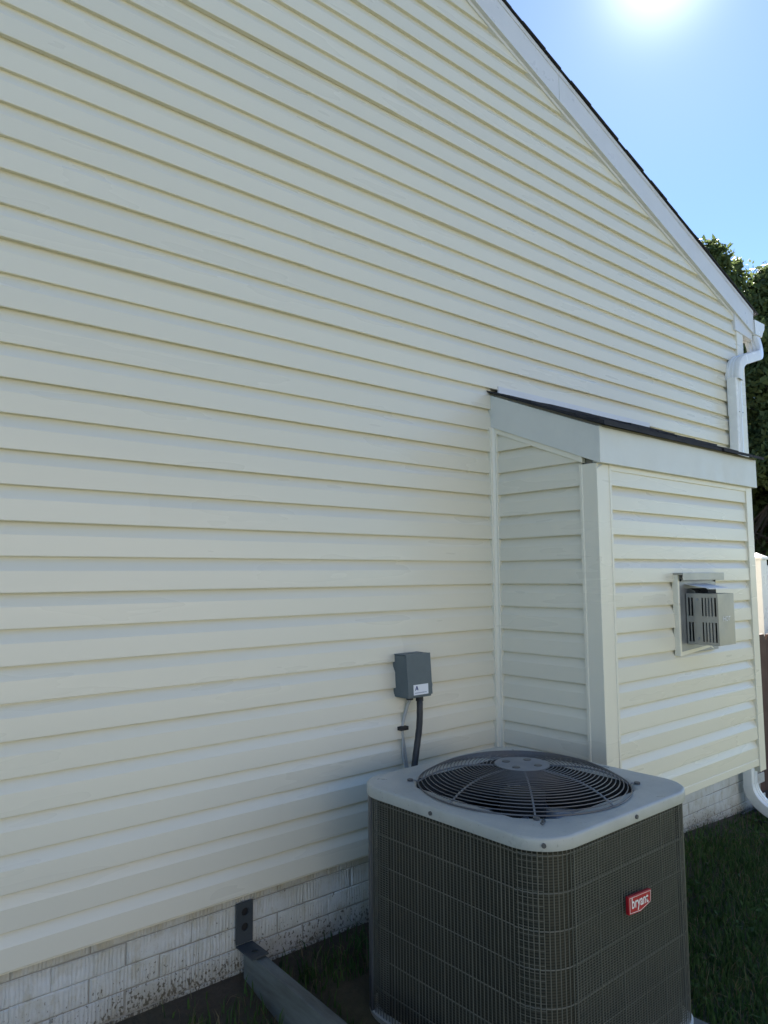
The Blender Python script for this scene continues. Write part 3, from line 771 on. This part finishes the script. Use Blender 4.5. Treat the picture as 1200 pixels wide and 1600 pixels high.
# coil, closed drum of fins behind the guard
mb = MB(); mb.loft([rsq(HH-.030, RC-.02, .035, NR), rsq(HH-.030, RC-.02, ZL+.002, NR)], closed=True); cl = mb.build('coil', M['coil'], ac, smooth=True)
mb = MB(); mb.loft([rsq(HH-.055, RC-.04, .035, NR), rsq(HH-.055, RC-.04, ZL+.002, NR)], closed=True); mb.build('shade_lining', M['black'], cl, smooth=True)  # black inner skin, colours in the shade inside the unit
# base pan
mb = MB(); mb.loft([rsq(HH-.01, RC-.01, 0, NR), rsq(HH-.004, RC-.004, .004, NR), rsq(HH-.004, RC-.004, .042, NR), rsq(HH-.014, RC-.012, .048, NR)], closed=True, cap0=True, cap1=True); mb.build('base_pan', M['cap'], ac, smooth=True, angle=40)
# wire guard
def perim(h, r):
    pts = [Vector(q) for q in rsq(h, r, 0, 16)]; pts.append(pts[0]); L_ = [0]
    for i in range(1, len(pts)): L_.append(L_[-1]+(pts[i]-pts[i-1]).length)
    return pts, L_
pts, Ls = perim(HH-.010, RC-.008); TOT = Ls[-1]
def at(s, pts=pts, Ls=Ls):
    s %= Ls[-1]
    i = max(0, min(len(Ls)-2, int(np.searchsorted(Ls, s, 'right')-1))); t = (s-Ls[i])/max(1e-9, Ls[i+1]-Ls[i]); return pts[i].lerp(pts[i+1], t)
gd = MB(); nv = int(TOT/.0137)
for i in range(nv):
    q = at(TOT*i/nv); j = random.uniform(-.0007, .0007); r = .0013 if i % 8 else .0019
    gd.tube([q+Vector((j, j, .040)), q+Vector((-j, -j, ZL))], r, 4, caps=False)
guard = gd.build('wire_guard', M['wire'], ac); guard['kind'] = 'stuff'
pts2, Ls2 = perim(HH-.012, RC-.010)
for i in range(8):
    z = .322+.37-.0945*i
    if z < .05: break
    mb = MB(); mb.tube([(q.x, q.y, z+.001*math.sin(3*n_)) for n_, q in enumerate(pts2[:-1])], .0016, 5, True); mb.build('hoop_wire', M['wire'], ac, smooth=True)
# fine mesh behind the wires: front face and both of its corners, and the far left corner
fm = MB(); pts3, Ls3 = perim(HH-.015, RC-.012)
T3 = Ls3[-1]; q4 = T3/4
# perimeter order: corner(+,+) start at angle 0 (right side), going counter-clockwise: back, left, front
def seg_pts(pred): 
    out = []; cur = []
    for q in pts3:
        if pred(q): cur.append(q)
        else:
            if len(cur) > 1: out.append(cur)
            cur = []
    if len(cur) > 1: out.append(cur)
    return out
def dense(poly, step=.03):
    out = [poly[0]]
    for a, b in zip(poly, poly[1:]):
        n_ = max(1, int((b-a).length/step)); out += [a.lerp(b, (i+1)/n_) for i in range(n_)]
    return out
front = [q for q in (at(s, pts3, Ls3) for s in np.linspace(0, T3, 420)) if q.y < -HH+.10 and q.x > -HH+.125 and q.x < HH-.010 and q.y < 0]
front = [q for q in front if q.y < -.26]; front.sort(key=lambda q: q.x)
backc = [q for q in (at(s, pts3, Ls3) for s in np.linspace(0, T3, 420)) if q.x < -HH+.075 and q.y > HH-.17]; backc.sort(key=lambda q: -q.y)
def thin(ps, k=3): return ps[::k]+[ps[-1]]
zz_ = .060
while zz_ < ZL-.006:
    fm.tube([(q.x, q.y, zz_) for q in thin(front, 5)], .0011, 4, caps=False)
    fm.tube([(q.x, q.y, zz_) for q in thin(backc, 2)], .0011, 4, caps=False)
    zz_ += .0071
strip = [q for q in (at(s, pts3, Ls3) for s in np.linspace(0, T3, 900)) if q.x < -HH+.05 and -.358 < q.y < -.285]; strip.sort(key=lambda q: q.y)
zz_ = .065
while zz_ < ZL-.01:
    fm.tube([(q.x, q.y, zz_) for q in thin(strip, 4)], .0010, 4, caps=False); zz_ += .0185
fmo = fm.build('fine_mesh', M['wire'], ac); fmo['kind'] = 'stuff'
# corner panels
for (sx, sy) in ((1, -1), (-1, 1)):
    mb = MB(); a0 = math.atan2(sy, sx); prof = []
    cx, cy = sx*(HH-RC), sy*(HH-RC)
    span = .40 if sx > 0 else .17
    off = .42 if sx > 0 else .30
    aa = [a0+off-span+2*span*i/8 for i in range(9)]
    outer = [(cx+(RC-.004)*math.cos(a), cy+(RC-.004)*math.sin(a)) for a in aa]; inner = [(cx+(RC-.014)*math.cos(a), cy+(RC-.014)*math.sin(a)) for a in aa[::-1]]
    mb.prism([(x, y, .042) for x, y in outer+inner], (0, 0, ZL-.040)); mb.build('corner_panel', M['post_grey'], ac, smooth=True)
# badge on the front face
bf = -HH-.004; bo = AC
def bp(x, z): return (x-AC.x, bf, z-AC.z)
bpoly = [(-.700, .147), (-.580, .139), (-.583, .104), (-.640, .092), (-.700, .098)]
mb = MB(); mb.prism([bp(x, z) for x, z in bpoly], (0, .010, 0)); bd = mb.build('badge', M['red'], ac, bevel=.0015)
cxb, czb = -.643, .120
inn = [(cxb+(x-cxb)*.93, czb+(z-czb)*.86) for x, z in bpoly]; inn2 = [(cxb+(x-cxb)*.90, czb+(z-czb)*.80) for x, z in bpoly]
mb = MB()
for i in range(5):
    j = (i+1) % 5; mb.add([bp(*inn[i]), bp(*inn[j]), bp(*inn2[j]), bp(*inn2[i])], [(0, 1, 2, 3)])
mb.v = [(x, y-.0008, z) for x, y, z in mb.v]; mb.build('border_line', M['badge_white'], bd)
text_mesh('bryant', 'lettering', M['badge_white'], bd, face_m((-.643-AC.x, bf-.001, .1225-AC.z), (1, 0, -.045), (0, 0, 1), .034, .040), bold=.018)
# concrete pad
pad = MB(); pad.box((AC.x-.43, AC.y-.43, -.50), (AC.x+.425, AC.y+.43, -.3705)); pd = pad.build('equipment_pad', M['board'], bevel=.01); tag(pd, 'grey slab under the condenser unit', 'equipment pad')

# ------------------------------------------------------------------ bracket and edging board
bd_ = MB(); bx0_, bx1_ = -1.322, -1.284
ys_ = np.linspace(-.022, -1.6, 14); rings = []
for i, y in enumerate(ys_):
    dz = -.030*(-y)/.55*1.0; e = .002*math.sin(9*y)
    rings.append([(bx0_+e, y, -.375+dz), (bx1_+e, y, -.375+dz), (bx1_+e, y, -.170+dz), (bx0_+e, y, -.170+dz)])
bd_.loft(rings, closed=True, cap0=True, cap1=True)
b_ = bd_.build('edging_board', M['board'], bevel=.0015); tag(b_, 'weathered grey edging board running out from the foundation beside the condenser', 'board')
br = MB(); t = .005; x0, x1 = -1.345, -1.283; yb = -.004
def plate_hole(mb, u0, u1, v0, v1, holes, fn, th):
    """plate in (u,v) with round holes stacked along v"""
    n = 16; vs = [v0]+[(a[1]+b[1])/2 for a, b in zip(holes, holes[1:])]+[v1]
    for (hu, hv, hr), va, vb in zip(holes, vs, vs[1:]):
        sq = []; ci = []
        for i in range(n):
            a = 2*PI*i/n+PI/4; c, s = math.cos(a), math.sin(a); mxx = max(abs(c), abs(s))
            uu = hu+(c/mxx)*((u1-hu) if c > 0 else (hu-u0)); vv_ = hv+(s/mxx)*((vb-hv) if s > 0 else (hv-va)); sq.append((uu, vv_)); ci.append((hu+hr*c, hv+hr*s))
        mb.loft([[fn(u_, v_, 0) for u_, v_ in ci], [fn(u_, v_, 0) for u_, v_ in sq], [fn(u_, v_, th) for u_, v_ in sq], [fn(u_, v_, th) for u_, v_ in ci], [fn(u_, v_, 0) for u_, v_ in ci]], closed=True)
plate_hole(br, x0, x1, -.158, -.028, [(-1.313, -.108, .013), (-1.313, -.060, .013)], lambda u_, v_, d_: (u_, yb-.004-d_, v_), t)
plate_hole(br, x0, x1, -.115, -.009, [(-1.311, -.075, .012)], lambda u_, v_, d_: (u_, v_, -.1640-d_+.002), t)
bo_ = br.build('corner_bracket', M['bracket']); tag(bo_, 'dark steel angle bracket with bolt holes on the white brick foundation', 'bracket')
mb = MB(); mb.box((x0+.006, .0, -.14), (x1-.006, -.0035, -.04)); 
hp = mb.build('black_backing', M['black'], bo_)  # flat black sheet behind the bolt holes
# ------------------------------------------------------------------ unseen house behind the camera, added to bounce light onto the wall
def fill_house():
    y0, y1, x0, x1 = -12.5, -21.0, -9.5, 6.5; g0 = float(ground_z(0, y0))-.2; zt = g0+4.2; zp = zt+2.4; xm = (x0+x1)/2
    root = MB(); root.prism([(x0, y0, g0), (x1, y0, g0), (x1, y0, zt), (xm, y0, zp), (x0, y0, zt)], (0, y1-y0, 0))
    h = root.build('added_fill_house', M['fill_house']); tag(h, kind='structure')
    for s_ in (1, -1):
        mb = MB(); e = xm+s_*(x1-xm+.35); ze = zt-.35*(zp-zt)/(x1-xm)
        mb.prism([(xm, y0+.3, zp+.02), (e, y0+.3, ze+.02), (e, y0+.3, ze+.16), (xm, y0+.3, zp+.16)], (0, y1-y0-.6, 0)); mb.build('roof', M['shingle'], h)
    for (cx, cz) in ((-6.2, 1.6), (-1.5, 1.6), (3.4, 1.6)):
        mb = MB(); mb.box((cx-.5, y0+.002, g0+cz-.7), (cx+.5, y0+.06, g0+cz+.7)); f = mb.build('window', M['vinyl_white'], h)
        mb = MB(); mb.box((cx-.43, y0+.06, g0+cz-.63), (cx+.43, y0+.064, g0+cz+.63)); mb.build('pane', M['glass_dark'], f)
fill_house()
# ------------------------------------------------------------------ fences at the right
wf = empty('picket_fence', (2.76, .12, -.55)); tag(wf, 'dark brown wooden picket fence beyond the right corner of the house', 'fence'); O = Vector((2.76, .12, -.55))
x = 2.775; i = 0
gx_ = lambda x: float(ground_z(x, 0))
while x < 4.6:
    h = .585 + random.uniform(-.012, .012); wdt = .138
    yy = .12+.02*(x-2.76)
    mb = MB(); mb.prism([L3(x, yy, gx_(x)-.05), L3(x+wdt, yy, gx_(x)-.05), L3(x+wdt, yy, h-.045), L3(x+wdt-.035, yy, h), L3(x+.035, yy, h), L3(x, yy, h-.045)], (0, .018, 0)); mb.build('picket', M['brown_wood'], wf, bevel=.002); x += .146; i += 1
for z in (-.30, .35):
    mb = MB(); mb.box(L3(2.76, .145, z), L3(4.6, .185, z+.085)); mb.build('rail', M['brown_wood'], wf)
vf = empty('vinyl_fence', (4.15, .56, -.6)); tag(vf, 'white vinyl fence with capped square post and open lattice top', 'fence'); O = Vector((4.15, .56, -.6))
def vpost(x, y):
    h = 1.17; s = .0635
    mb = MB(); mb.box(L3(x-s, y-s, -.75), L3(x+s, y+s, h)); ps = mb.build('post', M['vinyl_white'], vf, bevel=.004)
    mb = MB(); s2 = .078
    mb.loft([[L3(x-s2, y-s2, h), L3(x+s2, y-s2, h), L3(x+s2, y+s2, h), L3(x-s2, y+s2, h)], [L3(x-s2, y-s2, h+.022), L3(x+s2, y-s2, h+.022), L3(x+s2, y+s2, h+.022), L3(x-s2, y+s2, h+.022)], [L3(x-.01, y-.01, h+.06), L3(x+.01, y-.01, h+.06), L3(x+.01, y+.01, h+.06), L3(x-.01, y+.01, h+.06)]], cap0=True, cap1=True); mb.build('post_cap', M['vinyl_white'], ps, bevel=.003)
vpost(4.15, .56); vpost(4.15+1.7, .56-.1); vpost(4.15, .56+2.2)
def panel(xa, ya, xb, yb_):
    d = Vector((xb-xa, yb_-ya, 0)); Lg = d.length; d.normalize(); n_ = Vector((-d.y, d.x, 0))
    def pbox(s0, s1, z0, z1, th, name):
        a = Vector((xa, ya, 0))+d*s0-n_*th/2; mb = MB()
        mb.prism([L3(*(a+Vector((0, 0, z0)))), L3(*(a+d*(s1-s0)+Vector((0, 0, z0)))), L3(*(a+d*(s1-s0)+Vector((0, 0, z1)))), L3(*(a+Vector((0, 0, z1))))], n_*th); mb.build(name, M['vinyl_white'], vf)
    for z0, z1 in ((1.03, 1.12), (.60, .70), (-.62, -.52)): pbox(.07, Lg-.07, z0, z1, .045, 'rail')
    s_ = .10
    while s_ < Lg-.1: pbox(s_, s_+.022, .70, 1.03, .018, 'baluster'); s_ += .075
    for zz in (.79, .92): pbox(.07, Lg-.07, zz, zz+.02, .012, 'lattice_strip')
    s_ = .08
    while s_ < Lg-.1: pbox(s_, min(s_+.148, Lg-.07), -.52, .60, .022, 'fence_plank'); s_ += .15
panel(4.15, .56, 5.85, .46); panel(4.15, .56, 4.15, 2.76)

# ------------------------------------------------------------------ trees
def leaf_mesh(name, C_, N_, s, mtl):
    """C_ = centres, N_ = normals-ish; six-sided folded leaf sprays"""
    n = len(C_); a = rng.normal(size=(n, 3)); a /= np.linalg.norm(a, axis=1)[:, None]
    nn = N_+rng.normal(size=(n, 3))*.8; nn /= np.linalg.norm(nn, axis=1)[:, None]
    u = np.cross(nn, a); u /= np.linalg.norm(u, axis=1)[:, None]; v = np.cross(nn, u)
    sz = s*(.6+.8*rng.random((n, 1)))
    V = np.stack([C_-u*sz, C_+v*sz*.5-nn*sz*.15, C_+u*sz, C_-v*sz*.5-nn*sz*.15], 1).reshape(-1, 3)
    me = bpy.data.meshes.new(name); me.vertices.add(4*n); me.vertices.foreach_set('co', V.ravel())
    me.loops.add(4*n); me.loops.foreach_set('vertex_index', np.arange(4*n)); me.polygons.add(n)
    me.polygons.foreach_set('loop_start', np.arange(n)*4); me.update(calc_edges=True); me.validate()
    me.materials.append(mtl); return me
def tree(x, y, H, crown_r, zc, n, s, label, lumps=26, rim=()):
    gz0 = float(ground_z(x, y)); t = empty('broadleaf_tree', (x, y, gz0)); tag(t, label, 'tree', 'trees beyond the fence')
    mb = MB(); tp = []
    for i in range(9):
        q = i/8; tp.append((.15*math.sin(2.2*q), .12*math.sin(3*q+1)-.1, q*H*.72))
    mb.tube(tp, [.20*(1-.75*i/8)*H/8 for i in range(9)], 9); trunk = mb.build('trunk', M['bark'], t, smooth=True)
    cs = []; ds = []; 
    lb = MB()
    for i in range(lumps):
        th = rng.random()*2*PI; ph = math.acos(1-2*rng.random()); rr = crown_r*(.35+.65*rng.random()**.5)
        c = np.array([rr*math.sin(ph)*math.cos(th), rr*math.sin(ph)*math.sin(th), zc+rr*math.cos(ph)*(H-zc)/crown_r*.92])
        lr = crown_r*(.20+.17*rng.random())
        if i < len(rim): c = np.array(rim[i][:3]); lr = rim[i][3]
        m_ = int(n/lumps); d = rng.normal(size=(m_, 3)); d /= np.linalg.norm(d, axis=1)[:, None]
        rad = lr*(.55+.5*rng.random((m_, 1)))*(1+.25*np.sin(d[:, :1]*7+i)*np.cos(d[:, 1:2]*6))
        cs.append(c+d*rad*np.array([1, 1, .8])); ds.append(d+np.array([0, 0, .4]))
        z_ = .35*H+rng.random()*.3*H
        lb.tube([(0.1, 0, z_), tuple(c*.55+np.array([0, 0, z_*.35])), tuple(c)], [.05*H/8, .03*H/8, .01], 5)
    lb.build('limb', M['bark'], t, smooth=True)
    link(bpy.data.objects.new('crown', leaf_mesh('crown', np.concatenate(cs), np.concatenate(ds), s, M['leaf'])), t)
    return t
tree(11.5, 4.7, 7.5, 2.6, 4.5, 46000, .066, 'tall dark leafy tree behind the gutter rising highest above the roof edge', 40,
     [(-.75, -.40, 7.62, .50), (-.35, -.55, 7.75, .42), (-.10, -.75, 7.35, .50), (-.9, -.2, 7.1, .6), (.1, -.9, 6.7, .6), (-.5, -.7, 6.5, .7), (.3, -.8, 6.0, .7), (-.2, -1.0, 5.4, .8)])
tree(13.0, 3.5, 7.3, 2.5, 4.4, 44000, .068, 'bushy green tree cut by the right edge of the picture beside the gutter', 36,
     [(-.55, -.05, 7.35, .50), (-.15, -.25, 7.5, .5), (-.95, .0, 7.0, .45), (-.6, -.2, 6.5, .7), (-.9, -.2, 5.8, .7)])
tree(10.4, 2.9, 4.6, 1.9, 2.4, 40000, .056, 'lower spreading tree filling the gap between the downspout and the vinyl fence', 30)

# ------------------------------------------------------------------ grass
def grass(name, N, xr, yr, h, mtl, keep, seed, wid=.0028, lean=.5):
    g_ = np.random.default_rng(seed)
    x = g_.uniform(*xr, N); y = g_.uniform(*yr, N); k = keep(x, y, g_.random(N)); x, y = x[k], y[k]; N = len(x)
    z = ground_z(x, y); a = g_.uniform(0, 2*PI, N); hh = h*g_.uniform(.4, 1.25, N); ln = lean*g_.uniform(.1, 1.3, N)*hh; b = g_.uniform(0, 2*PI, N)
    w_ = wid*g_.uniform(.6, 1.3, N)
    cx, sx_ = np.cos(a)*w_, np.sin(a)*w_
    dx, dy = np.cos(b)*ln, np.sin(b)*ln
    V = np.stack([np.stack([x-cx, y-sx_, z-.01], -1), np.stack([x+cx, y+sx_, z-.01], -1),
                  np.stack([x+cx*.8+dx*.35, y+sx_*.8+dy*.35, z+hh*.6], -1), np.stack([x-cx*.8+dx*.35, y-sx_*.8+dy*.35, z+hh*.6], -1),
                  np.stack([x+dx, y+dy, z+hh*.95], -1)], 1).reshape(-1, 3)
    me = bpy.data.meshes.new(name); me.vertices.add(5*N); me.vertices.foreach_set('co', V.ravel())
    base = np.arange(N)[:, None]*5
    li = np.concatenate([base+np.array([0, 1, 2, 3]), base+np.array([3, 2, 4])], 1).ravel()
    me.loops.add(7*N); me.loops.foreach_set('vertex_index', li); me.polygons.add(2*N)
    st = (np.arange(N)[:, None]*7+np.array([0, 4])).ravel(); me.polygons.foreach_set('loop_start', st)
    me.update(calc_edges=True); me.validate(); me.materials.append(mtl)
    return link(bpy.data.objects.new(name, me))
def clump(x, y): return .5+.25*np.sin(5.1*x+1.3*np.sin(4*y))+.25*np.sin(6.3*y+2*np.sin(3.1*x))
def keepR(x, y, r):
    inpad = (x < AC.x+.47) & (x > AC.x-.47) & (y > AC.y-.47) & (y < AC.y+.45)
    inboard = (x > -1.33) & (x < -1.275)
    left = x < -1.33
    p_ = np.clip(.35+.8*clump(x, y), 0, 1)*np.clip((-y-.0)*7, .12, 1)
    p_ = np.where(left, p_*np.clip((-y-.03)*4, .12, 1), p_)
    return (~inpad) & (~inboard) & (r < p_) & (y < -.012)
g1 = grass('grass', 90000, (-2.2, 3.6), (-2.2, 0), .055, M['grass'], keepR, 3)
tag(g1, 'short dark green grass around the condenser and along the foundation', 'grass', kind='stuff')
g2 = grass('dry_grass', 16000, (-2.0, 3.4), (-2.0, 0), .06, M['dry'], keepR, 5, .0016, 1.2)
tag(g2, 'scattered dry straw coloured blades in the shaded lawn', 'dry grass', kind='stuff')

# low broad-leaved weeds in the lawn
wr = np.random.default_rng(11); C_ = []; N_ = []
for i in range(150):
    x, y = wr.uniform(-.1, 2.6), wr.uniform(-1.5, -.08)
    for j in range(int(wr.integers(5, 14))):
        a = wr.uniform(0, 2*PI); r = wr.uniform(.01, .06); px_, py_ = x+r*math.cos(a), y+r*math.sin(a)
        C_.append((px_, py_, float(ground_z(px_, py_))+wr.uniform(.012, .045))); N_.append((.5*math.cos(a), .5*math.sin(a), 1.2))
wd = link(bpy.data.objects.new('weeds', leaf_mesh('weeds', np.array(C_), np.array(N_), .014, M['grass'])))
tag(wd, 'small broad-leaved weeds scattered through the shaded lawn', 'weeds', kind='stuff')
# bits of dead leaf on the condenser lid
for (dx, dy, a, sz, lb) in ((-.262, -.285, .5, .011, 'curled dark leaf bit lying on the lid in front of the fan grille'), (-.285, -.300, 1.6, .006, 'tiny dark leaf crumb nearest the rounded front corner of the lid')):
    mb = MB(); n = 7; ring = [(sz*math.cos(2*PI*i/n)*(1.6 if i % 2 else 1.2), sz*.6*math.sin(2*PI*i/n), .002+.003*math.cos(4*PI*i/n)) for i in range(n)]
    mb.add(ring+[(0, 0, .0005)], [(i, (i+1) % n, n) for i in range(n)])
    o = mb.build('dead_leaf', M['bracket']); o.location = (AC.x+dx, AC.y+dy, AC.z+ZT+.0015); o.rotation_euler.z = a
    tag(o, lb, 'leaf', 'leaf bits on the condenser lid')
